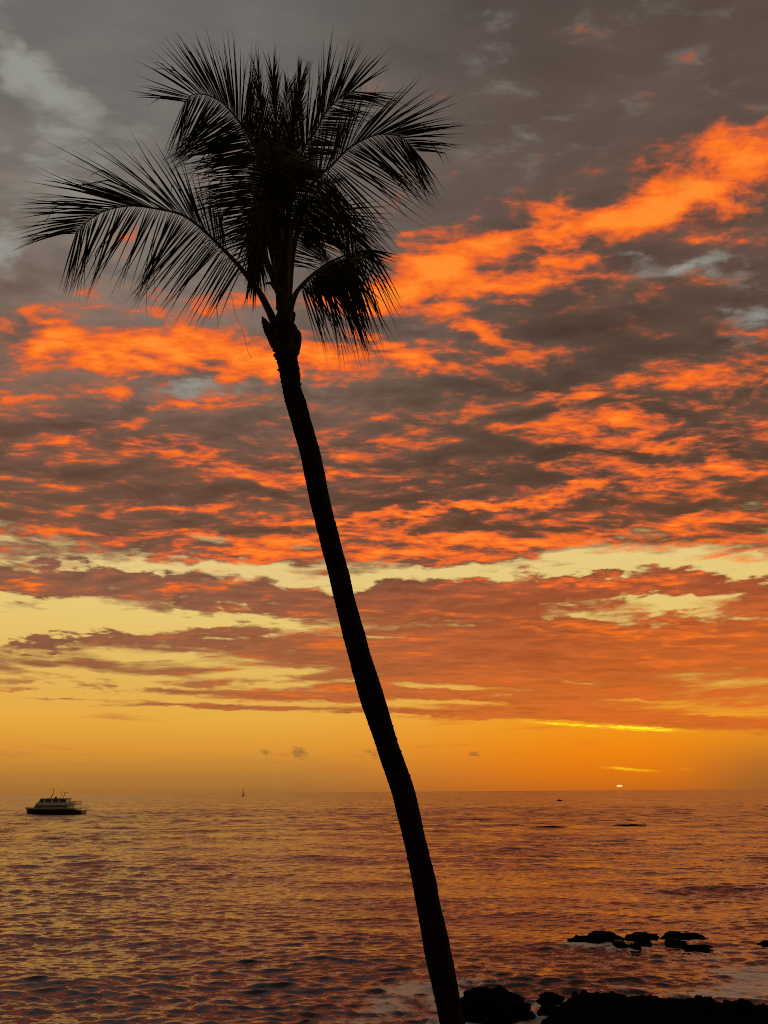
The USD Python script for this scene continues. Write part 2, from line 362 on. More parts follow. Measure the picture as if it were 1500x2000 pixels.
def build_sea():
    rng = np.random.default_rng(11)
    rows = [27.0]
    while rows[-1] < 520:
        rows.append(rows[-1] * 1.0027)
    while rows[-1] < 60000:
        rows.append(rows[-1] * 1.03)
    Y = np.array(rows)
    dense = np.linspace(-0.60, 0.60, 640)
    side = np.array([0.64, 0.7, 0.8, 0.95, 1.2, 1.6, 2.2, 3.2])
    U = np.concatenate([-side[::-1], dense, side])
    X = U[None, :] * Y[:, None]
    Yg = np.broadcast_to(Y[:, None], X.shape).copy()
    gap = np.maximum(np.gradient(Y)[:, None], np.gradient(U)[None, :] * Y[:, None])
    Z, DX, DY = np.zeros_like(X), np.zeros_like(X), np.zeros_like(X)
    patch = 0.75 + 0.5 * np.sin(X * 0.05 + 1.3 * np.sin(Yg * 0.021)) * np.sin(Yg * 0.043 + X * 0.013 + 0.7)
    comps = []
    for lam, a, n in ((26, 0.075, 3), (15, 0.05, 5), (9, 0.030, 8), (5.5, 0.020, 10), (3.4, 0.017, 14), (2.1, 0.015, 18), (1.3, 0.0135, 24), (0.8, 0.0100, 26), (0.5, 0.0062, 20)):
        for _ in range(n):
            l = lam * math.exp(rng.normal(0, 0.18))
            th = math.radians(-96) + rng.normal(0, 0.28 + 0.16 * (lam < 10))
            comps.append((l, a * (2.9 if l < 1.6 else 2.35) / math.sqrt(n) * rng.uniform(0.7, 1.3), th, rng.uniform(0, 6.28)))
    for l, a, th, ph in comps:
        k = 2 * math.pi / l
        fade = np.clip((l / gap - 3.0) / 3.0, 0, 1)
        on = np.where(fade.max(1) > 0)[0]
        if not len(on):
            continue
        s = slice(on[0], on[-1] + 1)
        c, q = math.cos(th), math.sin(th)
        ang = k * (c * X[s] + q * Yg[s]) + ph
        A = a * fade[s] * (patch[s] if l < 7 else 1.0)
        Z[s] += A * np.cos(ang)
        DX[s] -= 0.95 * A * c * np.sin(ang)
        DY[s] -= 0.95 * A * q * np.sin(ang)
    foam = np.zeros_like(X)
    for cx, cy, ex, ey, k in FOAM_AT:
        r2 = ((X - cx) / ex) ** 2 + ((Yg - cy) / ey) ** 2
        foam = np.maximum(foam, k * np.exp(-r2 * 0.8))
    P = np.stack([X + DX, Yg + DY, Z], -1)
    # normals from the surface itself
    du, dv = np.gradient(P, axis=1), np.gradient(P, axis=0)
    N = np.cross(du, dv)
    N /= np.linalg.norm(N, axis=-1, keepdims=True)
    nr, nc = X.shape
    i, j = np.meshgrid(np.arange(nr - 1), np.arange(nc - 1), indexing='ij')
    a = (i * nc + j).ravel()
    F = np.stack([a, a + 1, a + nc + 1, a + nc], 1)
    g = Graph()
    pos = g.node('geometry', 'position')
    nrm = g.node('geometry', 'normal')
    # ripples too small for the mesh: slopes straight from noise, longer across than along the view of the waves
    def slopes(sx, sy, scale, detail, amp_x, amp_y, off):
        v = g.node('mapping', 'vector', {'mapping_type': 'point'}, vector=pos, location=off, rotation=(0.0, 0.0, 0.12), scale=(sx, sy, 1.0))
        n = g.noise(v, scale, detail, 0.6 if detail < 9 else 0.72, 0.3, out='color')
        q = g.node('vector_math', 'vector', {'math_type': 'subtract'}, vector1=n, vector2=(0.5, 0.5, 0.5))
        return g.node('vector_math', 'vector', {'math_type': 'multiply'}, vector1=q, vector2=(amp_x, amp_y, 0.0))
    fine = slopes(0.30, 1.0, 3.2, 4, 0.60, 1.15, (3, 5, 0))
    mid = slopes(0.30, 1.0, 0.55, 4, 0.55, 0.9, (13, 1, 0))
    yy = Ref(g, g.node('separate_xyz', 'y', vector=pos).at)
    far = g.smooth(yy, 50.0, 380.0)
    mid = g.node('vector_math', 'vector', {'math_type': 'scale'}, vector1=mid, scale=far * 0.5 + 0.3)
    broad = slopes(0.030, 0.060, 1.0, 9, 0.6, 0.9, (2, 8, 0))
    grain = slopes(0.22, 0.065, 1.0, 5, 0.7, 1.5, (5, 2, 0))
    broad = g.node('vector_math', 'vector', {'math_type': 'scale'}, vector1=g.node('vector_math', 'vector', {'math_type': 'add'}, vector1=broad, vector2=grain), scale=far)
    tot = g.node('vector_math', 'vector', {'math_type': 'add'}, vector1=fine, vector2=mid)
    tot = g.node('vector_math', 'vector', {'math_type': 'add'}, vector1=tot, vector2=broad)
    nn = g.node('vector_math', 'vector', {'math_type': 'normalize'}, vector1=g.node('vector_math', 'vector', {'math_type': 'add'}, vector1=nrm, vector2=tot))
    body = g.mix(g.noise(pos, 0.03, 3, 0.5), (0.004, 0.005, 0.005), (0.010, 0.009, 0.007))
    wind = g.noise(g.node('mapping', 'vector', {'mapping_type': 'point'}, vector=pos, scale=(0.004, 0.010, 1.0)), 1.6, 6, 0.62)
    rough = g.linear(far, 0.0, 1.0, 0.06, 0.20) + (wind - 0.5) * 0.20 * far
    mirror = g.node('metallic_bsdf', 'BSDF', {'distribution': 'multi_ggx', 'fresnel_type': 'f82'}, color=(0.115, 0.098, 0.108), edge_tint=(1.0, 0.905, 1.0), roughness=rough, normal=nn)
    water = g.node('add_closure', 'closure', closure1=mirror, closure2=g.node('diffuse_bsdf', 'BSDF', color=body))
    fm = g.node('attribute', 'fac', {'attribute': 'foam'})
    lace = g.noise(g.node('mapping', 'vector', {'mapping_type': 'point'}, vector=pos, scale=(1.0, 1.3, 1.0)), 1.3, 7, 0.68, 0.8)
    froth = g.node('diffuse_bsdf', 'BSDF', color=(0.80, 0.80, 0.80))
    mixf = g.smooth(fm * 1.3 + (lace - 0.5) * 1.9, 0.28, 0.72, 0.0, 0.92)
    mat = g.done('sea_water', g.node('mix_closure', 'closure', fac=mixf, closure1=water, closure2=froth))
    m = UsdGeom.Mesh.Define(stage, numbered('/World/sea'))
    m.CreatePointsAttr(Vt.Vec3fArray.FromNumpy(P.reshape(-1, 3).astype(np.float32)))
    m.CreateFaceVertexCountsAttr(Vt.IntArray.FromNumpy(np.full(len(F), 4, np.int32)))
    m.CreateFaceVertexIndicesAttr(Vt.IntArray.FromNumpy(F.astype(np.int32).ravel()))
    m.CreateSubdivisionSchemeAttr('none')
    m.CreateNormalsAttr(Vt.Vec3fArray.FromNumpy(N.reshape(-1, 3).astype(np.float32)))
    m.SetNormalsInterpolation('vertex')
    UsdGeom.PrimvarsAPI(m).CreatePrimvar('foam', T_.FloatArray, 'vertex').Set(Vt.FloatArray.FromNumpy(foam.ravel().astype(np.float32)))
    UsdShade.MaterialBindingAPI.Apply(m.GetPrim()).Bind(mat)
    tell(m.GetPrim(), kind='structure')


build_sea()



# ------------------------------------------------------------------ the coconut palm
PALM_Y = 8.0
PALM_BASE = np.array([at(980, 2520, PALM_Y)[0], PALM_Y, 6.2])


def spline(pts, n):
    """Catmull-Rom through pts, n points evenly spaced along it"""
    p = np.asarray(pts, float)
    p = np.vstack([2 * p[0] - p[1], p, 2 * p[-1] - p[-2]])
    out = []
    for i in range(1, len(p) - 2):
        t = np.linspace(0, 1, 24, endpoint=False)[:, None]
        a, b, c, d = p[i - 1:i + 3]
        out.append(0.5 * (2 * b + (c - a) * t + (2 * a - 5 * b + 4 * c - d) * t ** 2 + (3 * b - a - 3 * c + d) * t ** 3))
    q = np.vstack(out + [p[-2:-1]])
    s = np.concatenate([[0], np.cumsum(np.linalg.norm(np.diff(q, axis=0), axis=1))])
    u = np.linspace(0, s[-1], n)
    return np.stack([np.interp(u, s, q[:, k]) for k in range(q.shape[1])], 1)


def tube(path, radii, sides=8, flat=1.0):
    p = np.asarray(path, float)
    t = np.gradient(p, axis=0)
    t /= np.linalg.norm(t, axis=1, keepdims=True) + 1e-9
    ref = np.array([0, 1.0, 0])
    a = np.cross(t, ref); a /= np.linalg.norm(a, axis=1, keepdims=True) + 1e-9
    b = np.cross(a, t)
    ang = np.arange(sides) * 2 * np.pi / sides
    r = np.broadcast_to(radii, (len(p),))[:, None, None]
    v = p[:, None] + r * (np.cos(ang)[None, :, None] * a[:, None] + flat * np.sin(ang)[None, :, None] * b[:, None])
    n = len(p)
    i, j = np.meshgrid(np.arange(n - 1), np.arange(sides), indexing='ij')
    q = np.stack([i * sides + j, i * sides + (j + 1) % sides, (i + 1) * sides + (j + 1) % sides, (i + 1) * sides + j], -1).reshape(-1, 4)
    f = np.vstack([q[:, [0, 2, 1]], q[:, [0, 3, 2]]])
    v = v.reshape(-1, 3)
    ends = np.array([p[0], p[-1]])
    k = len(v)
    cap = [[k, (m + 1) % sides, m] for m in range(sides)] + [[k + 1, (n - 1) * sides + m, (n - 1) * sides + (m + 1) % sides] for m in range(sides)]
    return np.vstack([v, ends]), np.vstack([f, np.array(cap)[:, ::-1]])


def join(ms):
    vs, fs, k = [], [], 0
    for v, f in ms:
        vs.append(v); fs.append(np.asarray(f) + k); k += len(v)
    return np.vstack(vs), np.vstack(fs)


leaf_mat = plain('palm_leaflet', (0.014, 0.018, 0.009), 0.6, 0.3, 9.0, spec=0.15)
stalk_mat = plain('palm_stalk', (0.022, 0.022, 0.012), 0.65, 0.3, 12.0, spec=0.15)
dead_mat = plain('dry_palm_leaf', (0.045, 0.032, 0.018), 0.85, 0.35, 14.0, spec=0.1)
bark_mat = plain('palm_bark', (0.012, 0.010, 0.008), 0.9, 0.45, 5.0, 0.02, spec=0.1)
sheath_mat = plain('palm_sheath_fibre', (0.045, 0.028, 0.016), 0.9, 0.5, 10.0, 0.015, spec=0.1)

palm = thing('coconut_palm', 'tall leaning coconut palm with a windswept crown, black against the sunset', 'palm tree', PALM_BASE)


def pp(pts):
    """photo pixels (and metres nearer or farther) to points of the palm"""
    return [at(p[0], p[1], PALM_Y + (p[2] if len(p) > 2 else 0.0)) for p in pts]


# trunk: photo left and right edges
EDGE = [(640, 533, 578), (665, 536, 582), (690, 540, 580), (712, 543, 583), (733, 547, 586), (760, 552, 588), (790, 559, 599), (835, 572, 611), (880, 585, 624), (930, 595, 635), (980, 606, 645), (1030, 618, 658), (1080, 631, 671),
        (1120, 641, 682), (1160, 650, 691), (1210, 662, 704), (1260, 675, 719), (1310, 688, 733), (1360, 702, 750), (1410, 718, 764), (1460, 736, 780), (1487, 745, 790), (1540, 762, 808), (1590, 775, 821), (1635, 787, 831), (1680, 797, 842),
        (1720, 805, 851), (1770, 813, 861), (1813, 821, 872), (1860, 830, 881), (1906, 840, 890), (1955, 850, 900), (2000, 859, 909), (2080, 873, 928), (2180, 888, 950), (2300, 902, 978), (2430, 914, 1010), (2560, 920, 1040)]


def trunk():
    mid = np.array([at((l + r) / 2, y, PALM_Y) for y, l, r in EDGE])
    rad = np.array([np.linalg.norm(at(r, y, PALM_Y) - at(l, y, PALM_Y)) / 2 * 0.985 for y, l, r in EDGE])
    path = spline(np.column_stack([mid, rad]), 900)[::-1]
    c, r = path[:, :3], path[:, 3]
    keep = c[:, 2] > PALM_BASE[2] - 0.15
    c, r = c[keep], r[keep]
    n, sides = len(c), 40
    rng = np.random.default_rng(3)
    t = np.gradient(c, axis=0); t /= np.linalg.norm(t, axis=1, keepdims=True)
    a = np.cross(t, [0, 1.0, 0]); a /= np.linalg.norm(a, axis=1, keepdims=True)
    b = np.cross(a, t)
    ang = np.arange(sides) * 2 * np.pi / sides
    L = np.concatenate([[0], np.cumsum(np.linalg.norm(np.diff(c, axis=0), axis=1))])
    frac = L / L[-1]
    # leaf scars: a sloping ring every few centimetres, ragged near the crown
    wob = 0.35 * np.sin(ang[None, :] + 5 * L[:, None]) + 0.25 * np.sin(2 * ang[None, :] + 2 + 3 * L[:, None])
    wob = wob + 1.3 * meshkit.noise(np.stack([L * 1.7, L * 0, L * 0], 1))[:, None] * 2
    ph = (L[:, None] / 0.062 + wob) % 1.0
    top = np.clip((frac - 0.86) / 0.14, 0, 1)[:, None]
    idx = np.floor(L[:, None] / 0.062 + wob).astype(int)
    jag = rng.random((idx.max() + 2, sides))[idx, np.arange(sides)[None, :]]
    ridge = np.where(ph > 0.55, (ph - 0.55) / 0.45, 0.0) * (0.35 + 0.65 * jag)
    pts = c[:, None] + np.cos(ang)[None, :, None] * a[:, None] + np.sin(ang)[None, :, None] * b[:, None]
    nz = rough_(pts.reshape(-1, 3) * 3.0, 4, 5).reshape(n, sides)
    rr = r[:, None] * (0.985 + 0.10 * nz) + ridge * (0.004 + 0.020 * top) + (jag > 0.95) * ridge * 0.022 * (0.35 + top)
    v = c[:, None] + rr[..., None] * (np.cos(ang)[None, :, None] * a[:, None] + np.sin(ang)[None, :, None] * b[:, None])
    i, j = np.meshgrid(np.arange(n - 1), np.arange(sides), indexing='ij')
    q = np.stack([i * sides + j, i * sides + (j + 1) % sides, (i + 1) * sides + (j + 1) % sides, (i + 1) * sides + j], -1).reshape(-1, 4)
    return v.reshape(-1, 3), np.vstack([q[:, [0, 1, 2]], q[:, [0, 2, 3]]])


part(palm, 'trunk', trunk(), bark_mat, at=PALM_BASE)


def blade(base, direction, side, length, width, droop, kink, rng, stations=7):
    """one leaflet: a narrow folded strip that tapers to a point, drooping by its own weight, some with a broken bend"""
    u = np.linspace(0, 1, stations)
    d = direction / np.linalg.norm(direction)
    p = base + d * (length * u)[:, None]
    p[:, 2] -= droop * length * u ** 2
    p += side * (rng.normal(0, 0.05) * length * u ** 2)[:, None]     # no two hang quite alike
    if kink is not None:
        at_, turn = kink
        w = np.clip(u - at_, 0, 1)[:, None] * length
        p = p + w * (turn - d * 0.55)
    t = np.gradient(p, axis=0); t /= np.linalg.norm(t, axis=1, keepdims=True) + 1e-9
    s = side - t * (t @ side)[:, None]; s /= np.linalg.norm(s, axis=1, keepdims=True) + 1e-9
    nrm = np.cross(t, s)
    w = width * np.interp(u, [0, 0.12, 0.40, 0.72, 1.0], [0.4, 0.9, 1.0, 0.5, 0.02])
    v = np.stack([p - s * w[:, None] / 2 + nrm * w[:, None] * 0.16, p, p + s * w[:, None] / 2 + nrm * w[:, None] * 0.16], 1).reshape(-1, 3)
    f = []
    for i in range(stations - 1):
        for k in (0, 1):
            a = i * 3 + k
            f += [[a, a + 1, a + 4], [a, a + 4, a + 3]]
    return v, np.array(f)


def frond(pts, A, B, start=0.25, n=90, roll=0.0, droop=0.10, kinks=0.08, width=0.0215, stalk=(0.045, 0.006), seed=0, mat=None, smat=None, single=False, label=None, lift=0.15, bunch=7.0):
    """pts: the midrib as seen in the photo; A, B: (place along it, angle from it in degrees counter-clockwise, length in photo pixels) for each row of leaflets"""
    rng = np.random.default_rng(seed)
    mat, smat = mat or leaf_mat, smat or stalk_mat
    ns = 60
    c = spline(pp(pts), ns)
    u = np.linspace(0, 1, ns)
    rad = np.interp(u, [0, 0.12, 0.4, 1.0], [stalk[0] * 1.25, stalk[0], stalk[0] * 0.5, stalk[1]])
    fp = part(palm, 'frond', tube(c, rad, 8, 0.7), smat, at=PALM_BASE, label=label)
    t = np.gradient(c, axis=0); t /= np.linalg.norm(t, axis=1, keepdims=True)
    blades = []
    for sign, row in ((1, A), (-1, B)):
        if not row:
            continue
        row = np.array(row, float)
        lo, hi = max(start, row[0, 0] if len(row) > 1 else start), 1.0
        k = np.arange(n)
        s = lo + (hi - lo) * ((k + rng.uniform(-0.3, 0.3, n) + 0.5) / n)
        walk = np.interp(np.arange(n), np.arange(0, n + 8, 4), rng.normal(0, 1, len(np.arange(0, n + 8, 4))))
        for q in range(n):
            x = min(max(s[q], 0), 1)
            if rng.random() < 0.03:
                continue
            base = np.array([np.interp(x, u, c[:, m]) for m in range(3)])
            T = np.array([np.interp(x, u, t[:, m]) for m in range(3)]); T /= np.linalg.norm(T)
            V = (base - EYE) / np.linalg.norm(base - EYE)
            Nn = np.cross(V, T) * -1.0                       # counter-clockwise of T as one looks at it from the terrace
            Nn /= np.linalg.norm(Nn)
            # (row angles are signed: positive turns to that side)
            ang = math.radians(np.interp(x, row[:, 0], row[:, 1]) + walk[q] * bunch * 0.5 + rng.normal(0, bunch * 0.35))
            Lpx = np.interp(x, row[:, 0], row[:, 2]) * rng.uniform(0.98, 1.22)
            Lm = Lpx * np.dot(base - EYE, fwd) / FOCAL
            out = math.sin(ang) * (math.cos(roll) * Nn + math.sin(roll) * sign * V)
            d = math.cos(ang) * T + out + V * rng.normal(lift * sign * 0.6, 0.16)
            sidev = np.cross(d, V) + V * rng.uniform(-0.7, 0.7) + T * 0.2
            kink = None
            if rng.random() < kinks:
                kink = (rng.uniform(0.45, 0.75), np.array([rng.normal(0, 0.25), rng.normal(0, 0.2), -rng.uniform(0.3, 0.8)]))
            blades.append(blade(base, d, sidev, Lm, width * rng.uniform(0.75, 1.15) * (0.75 + 0.25 * min(1, Lpx / 140)), droop * rng.uniform(0.5, 1.5), kink, rng))
    if single:
        order = rng.permutation(len(blades))                 # 150 of them one by one, what is more as one part
        for k in order[:150]:
            part(fp, 'leaflet', blades[k], mat, at=PALM_BASE, smooth=False)
        if len(blades) > 150:
            part(fp, 'leaflets', join([blades[k] for k in order[150:]]), mat, at=PALM_BASE, kind='stuff', smooth=False)
    else:
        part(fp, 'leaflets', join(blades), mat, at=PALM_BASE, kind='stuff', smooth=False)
    return fp


# the frond stretching out to the left
frond([(541, 646), (532, 622), (520, 596), (503, 566), (461, 513), (401, 453), (358, 421), (313, 409), (256, 402), (207, 411), (171, 432), (147, 457)],
      [(0.25, 112, 100), (0.45, 92, 165), (0.6, 74, 172), (0.75, 60, 165), (0.87, 44, 150), (1, 18, 100)],
      [(0.36, -42, 90), (0.5, -24, 170), (0.65, -17, 195), (0.8, -17, 165), (0.9, -24, 130), (1, -40, 105)], start=0.27, n=92, seed=1, single=True, droop=0.11, kinks=0.12, label='long frond stretching left, apart from the rest')
# upper left, curling over
frond([(547, 480), (530, 410), (519, 359), (508, 313), (492, 278), (475, 249), (453, 220), (431, 198), (402, 185), (376, 185), (360, 200)],
      [(0.42, 70, 140), (0.6, 68, 155), (0.75, 76, 150), (0.88, 72, 130), (0.95, 40, 110), (1, 10, 100)],
      [(0.42, -38, 95), (0.55, -34, 142), (0.7, -28, 170), (0.8, -26, 140), (0.9, -38, 110), (1, -50, 95)], start=0.40, n=96, seed=2, droop=0.08)
# behind it, upright, its left leaflets hanging out sideways
frond([(548, 560, 0.2), (528, 480, 0.3), (510, 420, 0.5), (500, 360, 0.8), (494, 310, 1.1), (482, 272, 1.3), (466, 246, 1.5)],
      [(0.2, 92, 105), (0.4, 88, 135), (0.6, 84, 135), (0.8, 78, 120), (1, 30, 90)],
      [(0.3, -60, 80), (1, -40, 90)], start=0.18, n=96, seed=3, droop=0.16, kinks=0.35)
frond([(545, 570, -0.2), (525, 520, -0.3), (508, 470, -0.4), (500, 420, -0.5), (494, 380, -0.5), (484, 345, -0.4)],
      [(0.2, 100, 75), (0.5, 92, 105), (0.8, 84, 125), (1, 50, 110)],
      [(0.3, -70, 50), (1, -40, 60)], start=0.25, n=46, seed=4, droop=0.14, kinks=0.4)
# the upright young fronds in the middle
frond([(553, 640), (549, 560), (546, 470), (541, 350), (538, 235), (533, 152)], [(0.4, 24, 90), (0.7, 20, 110), (1, 8, 95)], [(0.4, -24, 90), (0.7, -20, 110), (1, -8, 95)], start=0.42, n=64, width=0.018, bunch=5, seed=5, stalk=(0.05, 0.008), roll=0.9)
frond([(548, 600), (542, 520), (532, 400), (518, 290), (509, 208), (504, 150)], [(0.4, 28, 90), (0.7, 16, 110), (1, 6, 95)], [(0.4, -26, 90), (0.7, -16, 100), (1, -5, 90)], start=0.42, n=40, width=0.018, bunch=5, seed=6, roll=0.7)
frond([(556, 620), (556, 530), (562, 400), (572, 285), (580, 205), (587, 158)], [(0.4, 26, 90), (0.7, 20, 110), (1, 6, 95)], [(0.4, -28, 90), (0.7, -22, 100), (1, -10, 90)], start=0.42, n=64, width=0.018, bunch=5, seed=7, roll=0.8)
frond([(552, 600, 0.3), (550, 480, 0.6), (552, 360, 1.0), (557, 250, 1.5), (562, 168, 1.9)], [(0.4, 34, 80), (0.7, 24, 100), (1, 6, 90)], [(0.4, -34, 80), (0.7, -24, 100), (1, -10, 90)], start=0.40, n=64, width=0.018, bunch=5, seed=8, roll=0.5)
# bending towards the terrace: foreshortened, they close the heart of the crown
frond([(552, 560, -0.2), (545, 460, -0.5), (538, 380, -0.9), (532, 320, -1.4), (530, 285, -1.9)], [(0.3, 60, 60), (0.7, 55, 80), (1, 20, 80)], [(0.3, -60, 60), (0.7, -55, 80), (1, -20, 80)], start=0.3, n=46, seed=9, droop=0.2)
frond([(556, 560, -0.2), (562, 460, -0.5), (572, 390, -0.9), (584, 340, -1.4), (590, 315, -1.9)], [(0.3, 66, 55), (0.7, 60, 75), (1, 20, 80)], [(0.3, -66, 55), (0.7, -60, 75), (1, -20, 80)], start=0.3, n=46, seed=10, droop=0.25)
frond([(552, 560, 0.2), (552, 470, 0.7), (555, 400, 1.2), (560, 350, 1.8), (564, 330, 2.3)], [(0.3, 75, 60), (0.7, 66, 75), (1, 20, 70)], [(0.3, -75, 60), (0.7, -66, 80), (1, -20, 80)], start=0.25, n=46, seed=20, droop=0.2)
# upper right
frond([(556, 520), (562, 430), (573, 350), (594, 290), (617, 255), (636, 221), (657, 198), (675, 184), (692, 178)],
      [(0.4, 34, 110), (0.55, 28, 180), (0.7, 20, 175), (0.85, 20, 150), (1, 14, 100)],
      [(0.4, -50, 70), (0.6, -48, 85), (0.8, -52, 85), (0.92, -36, 100), (1, -22, 108)], start=0.40, n=90, seed=11, droop=0.08)
# right
frond([(558, 590), (563, 500), (572, 440), (592, 390), (617, 350), (647, 324), (675, 295), (703, 276), (732, 264), (758, 262), (781, 267), (799, 281), (811, 295)],
      [(0.38, 40, 110), (0.55, 33, 155), (0.7, 26, 160), (0.8, 18, 155), (0.9, 24, 125), (1, 40, 80)],
      [(0.38, -98, 120), (0.5, -92, 185), (0.62, -74, 182), (0.74, -62, 165), (0.85, -50, 140), (0.93, -25, 110), (1, -4, 92)], start=0.36, n=88, seed=12, single=True, droop=0.09, kinks=0.10, label='broad frond arching to the right')
# right, lower, behind
frond([(562, 625, 0.2), (566, 560, 0.3), (573, 500, 0.4), (588, 440, 0.6), (612, 412, 0.8), (640, 408, 1.0), (668, 425, 1.1), (688, 456, 1.2), (702, 488, 1.2)],
      [(0.4, 10, 90), (0.6, 30, 110), (0.8, 34, 105), (1, 14, 60)],
      [(0.4, -88, 100), (0.6, -76, 120), (0.8, -40, 100), (1, -12, 60)], start=0.42, n=60, seed=13, droop=0.12, kinks=0.15)
frond([(558, 560, 0.4), (572, 480, 0.7), (592, 420, 1.1), (615, 380, 1.6), (640, 360, 2.1), (662, 356, 2.5)],
      [(0.3, 30, 60), (1, 14, 70)], [(0.3, -80, 100), (0.6, -78, 120), (0.85, -66, 120), (1, -30, 90)], start=0.3, n=60, seed=14, droop=0.14, kinks=0.15)
frond([(556, 600, 0.3), (562, 530, 0.6), (572, 480, 0.9), (590, 450, 1.3), (612, 440, 1.7), (630, 448, 2.0)],
      [(0.3, 40, 60), (1, 14, 60)], [(0.3, -80, 70), (0.6, -80, 90), (1, -30, 80)], start=0.3, n=50, seed=15, droop=0.14, kinks=0.2)
# lower right, hanging towards the terrace
frond([(560, 632), (565, 608), (571, 588), (582, 566), (607, 539), (639, 515), (673, 499), (700, 491), (727, 487)],
      [(0.34, -122, 110), (0.5, -108, 160), (0.7, -98, 180), (0.85, -80, 180), (1, -52, 95)],
      [(0.34, -100, 100), (0.5, -88, 115), (0.65, -70, 115), (0.8, -48, 90), (0.9, -30, 66), (1, -14, 50)], start=0.32, n=56, seed=16, droop=0.10, kinks=0.06, bunch=10, label='short frond drooping to the lower right')
frond([(561, 630, -0.1), (568, 600, -0.2), (580, 570, -0.4), (606, 542, -0.7), (638, 520, -1.0), (668, 508, -1.3), (692, 503, -1.5)],
      [(0.45, -112, 110), (0.7, -98, 150), (0.85, -84, 160), (1, -60, 120)],
      [(0.45, -90, 90), (0.7, -64, 120), (0.85, -46, 100), (1, 6, 60)], start=0.45, n=30, seed=17, droop=0.10, bunch=12, width=0.03)
# the dry frond hanging down at the left of the heart
frond([(540, 500, -0.4), (530, 430, -0.5), (518, 398, -0.6), (506, 402, -0.7), (500, 440, -0.75), (497, 490, -0.8), (496, 530, -0.8)],
      [(0.35, 14, 110), (0.7, 12, 95), (1, 4, 66)], [(0.35, -14, 110), (0.7, -12, 95), (1, -4, 66)], start=0.35, n=46, seed=18, droop=0.25, mat=dead_mat, smat=dead_mat, width=0.03, label='dry brown frond hanging beside the heart of the crown')
frond([(546, 470, -0.4), (538, 420, -0.6), (530, 395, -0.8), (522, 402, -0.9), (518, 440, -1.0), (516, 480, -1.0)],
      [(0.35, 16, 90), (0.7, 14, 75), (1, 4, 55)], [(0.35, -16, 90), (0.7, -12, 75), (1, -4, 55)], start=0.35, n=34, seed=19, droop=0.25, mat=dead_mat, smat=dead_mat, width=0.028, label='second dry brown frond, hanging close to the stem')


def sheath():
    """the fibrous collar under the crown, wider than the trunk"""
    rows = [(704, 543, 577), (694, 539, 580), (684, 535, 581), (672, 537, 578), (662, 534, 580), (650, 537, 577), (640, 537, 572), (628, 539, 570), (612, 541, 566), (585, 541, 564), (550, 541, 559), (510, 541, 557), (480, 542, 556)]
    c = np.array([at((l + r) / 2, y, PALM_Y) for y, l, r in rows])
    rad = np.array([np.linalg.norm(at(r, y, PALM_Y) - at(l, y, PALM_Y)) / 2 for y, l, r in rows])
    q = spline(np.column_stack([c, rad]), 140)
    v, f = tube(q[:, :3], q[:, 3], 28)
    n = rough_(v * np.array([14, 14, 9.0]), 4, 3)[:, None]
    k = rough_(v * np.array([40, 40, 22.0]), 2, 8)[:, None]
    ax = q[np.minimum(np.arange(len(v)) // 28, 139), :3]
    return v + (v - ax) * (0.34 * n + 0.34 * k), f


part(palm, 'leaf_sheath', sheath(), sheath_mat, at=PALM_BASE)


def stub(pts, w, seed):
    q = spline(pp(pts), 14)
    r = np.interp(np.linspace(0, 1, 14), [0, 0.6, 0.85, 1], [w, w * 0.8, w * 0.5, w * 0.05])
    v, f = tube(q, r, 8, 0.45)
    return v + 0.012 * rough_(v * 12, 3, seed)[:, None] * np.array([1, 1, 0.4]), f


part(palm, 'leaf_stub', stub([(540, 676), (530, 655), (520, 634), (512, 618)], 0.075, 1), sheath_mat, at=PALM_BASE)
part(palm, 'leaf_stub', stub([(574, 690), (580, 668), (582, 650), (581, 643)], 0.07, 2), sheath_mat, at=PALM_BASE)
part(palm, 'leaf_stub', stub([(544, 575), (537, 562), (528, 553), (514, 556)], 0.035, 3), sheath_mat, at=PALM_BASE)
part(palm, 'leaf_stub', stub([(566, 640), (572, 622), (574, 612), (573, 607)], 0.04, 4), sheath_mat, at=PALM_BASE)
part(palm, 'leaf_stub', stub([(534, 640), (527, 640), (521, 639), (510, 640)], 0.02, 5), sheath_mat, at=PALM_BASE)
part(palm, 'fibre_strand', tube(spline(pp([(448, 566), (455, 590), (460, 616), (472, 640), (480, 668), (484, 686), (492, 700)]), 30), 0.0022, 5), sheath_mat, at=PALM_BASE)



# ------------------------------------------------------------------ land under the terrace, rocks
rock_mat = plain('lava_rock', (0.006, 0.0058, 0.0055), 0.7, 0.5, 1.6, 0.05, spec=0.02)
earth_mat = plain('dry_grass_ground', (0.05, 0.055, 0.025), 0.95, 0.4, 0.8, 0.03)


def grid_mesh(xs, ys, z):
    X, Y = np.meshgrid(xs, ys)
    v = np.stack([X, Y, z(X, Y)], -1).reshape(-1, 3)
    nc = len(xs)
    i, j = np.meshgrid(np.arange(len(ys) - 1), np.arange(nc - 1), indexing='ij')
    a = (i * nc + j).ravel()
    return v, np.vstack([np.stack([a, a + 1, a + nc + 1], 1), np.stack([a, a + nc + 1, a + nc], 1)])


def land(X, Y):
    p = np.stack([X, Y, 0 * X], -1).reshape(-1, 3)
    n = rough_(p * 0.25, 5, 2).reshape(X.shape)
    edge = 11.5 + 1.2 * np.sin(X * 0.11)
    t = np.clip((Y - edge) / 18.0, 0, 1)
    z = 6.2 - 9.0 * t - 0.9 * np.sin(t * math.pi)
    return z + n * (0.06 + 1.4 * np.clip(t * 3, 0, 1))


ground = usdkit.mesh(stage, '/World/ground', grid_mesh(np.linspace(-120, 120, 480), np.concatenate([np.linspace(-60, 8, 60), np.linspace(8.3, 33, 110)]), land), earth_mat, 40)
tell(ground.GetPrim(), kind='structure')


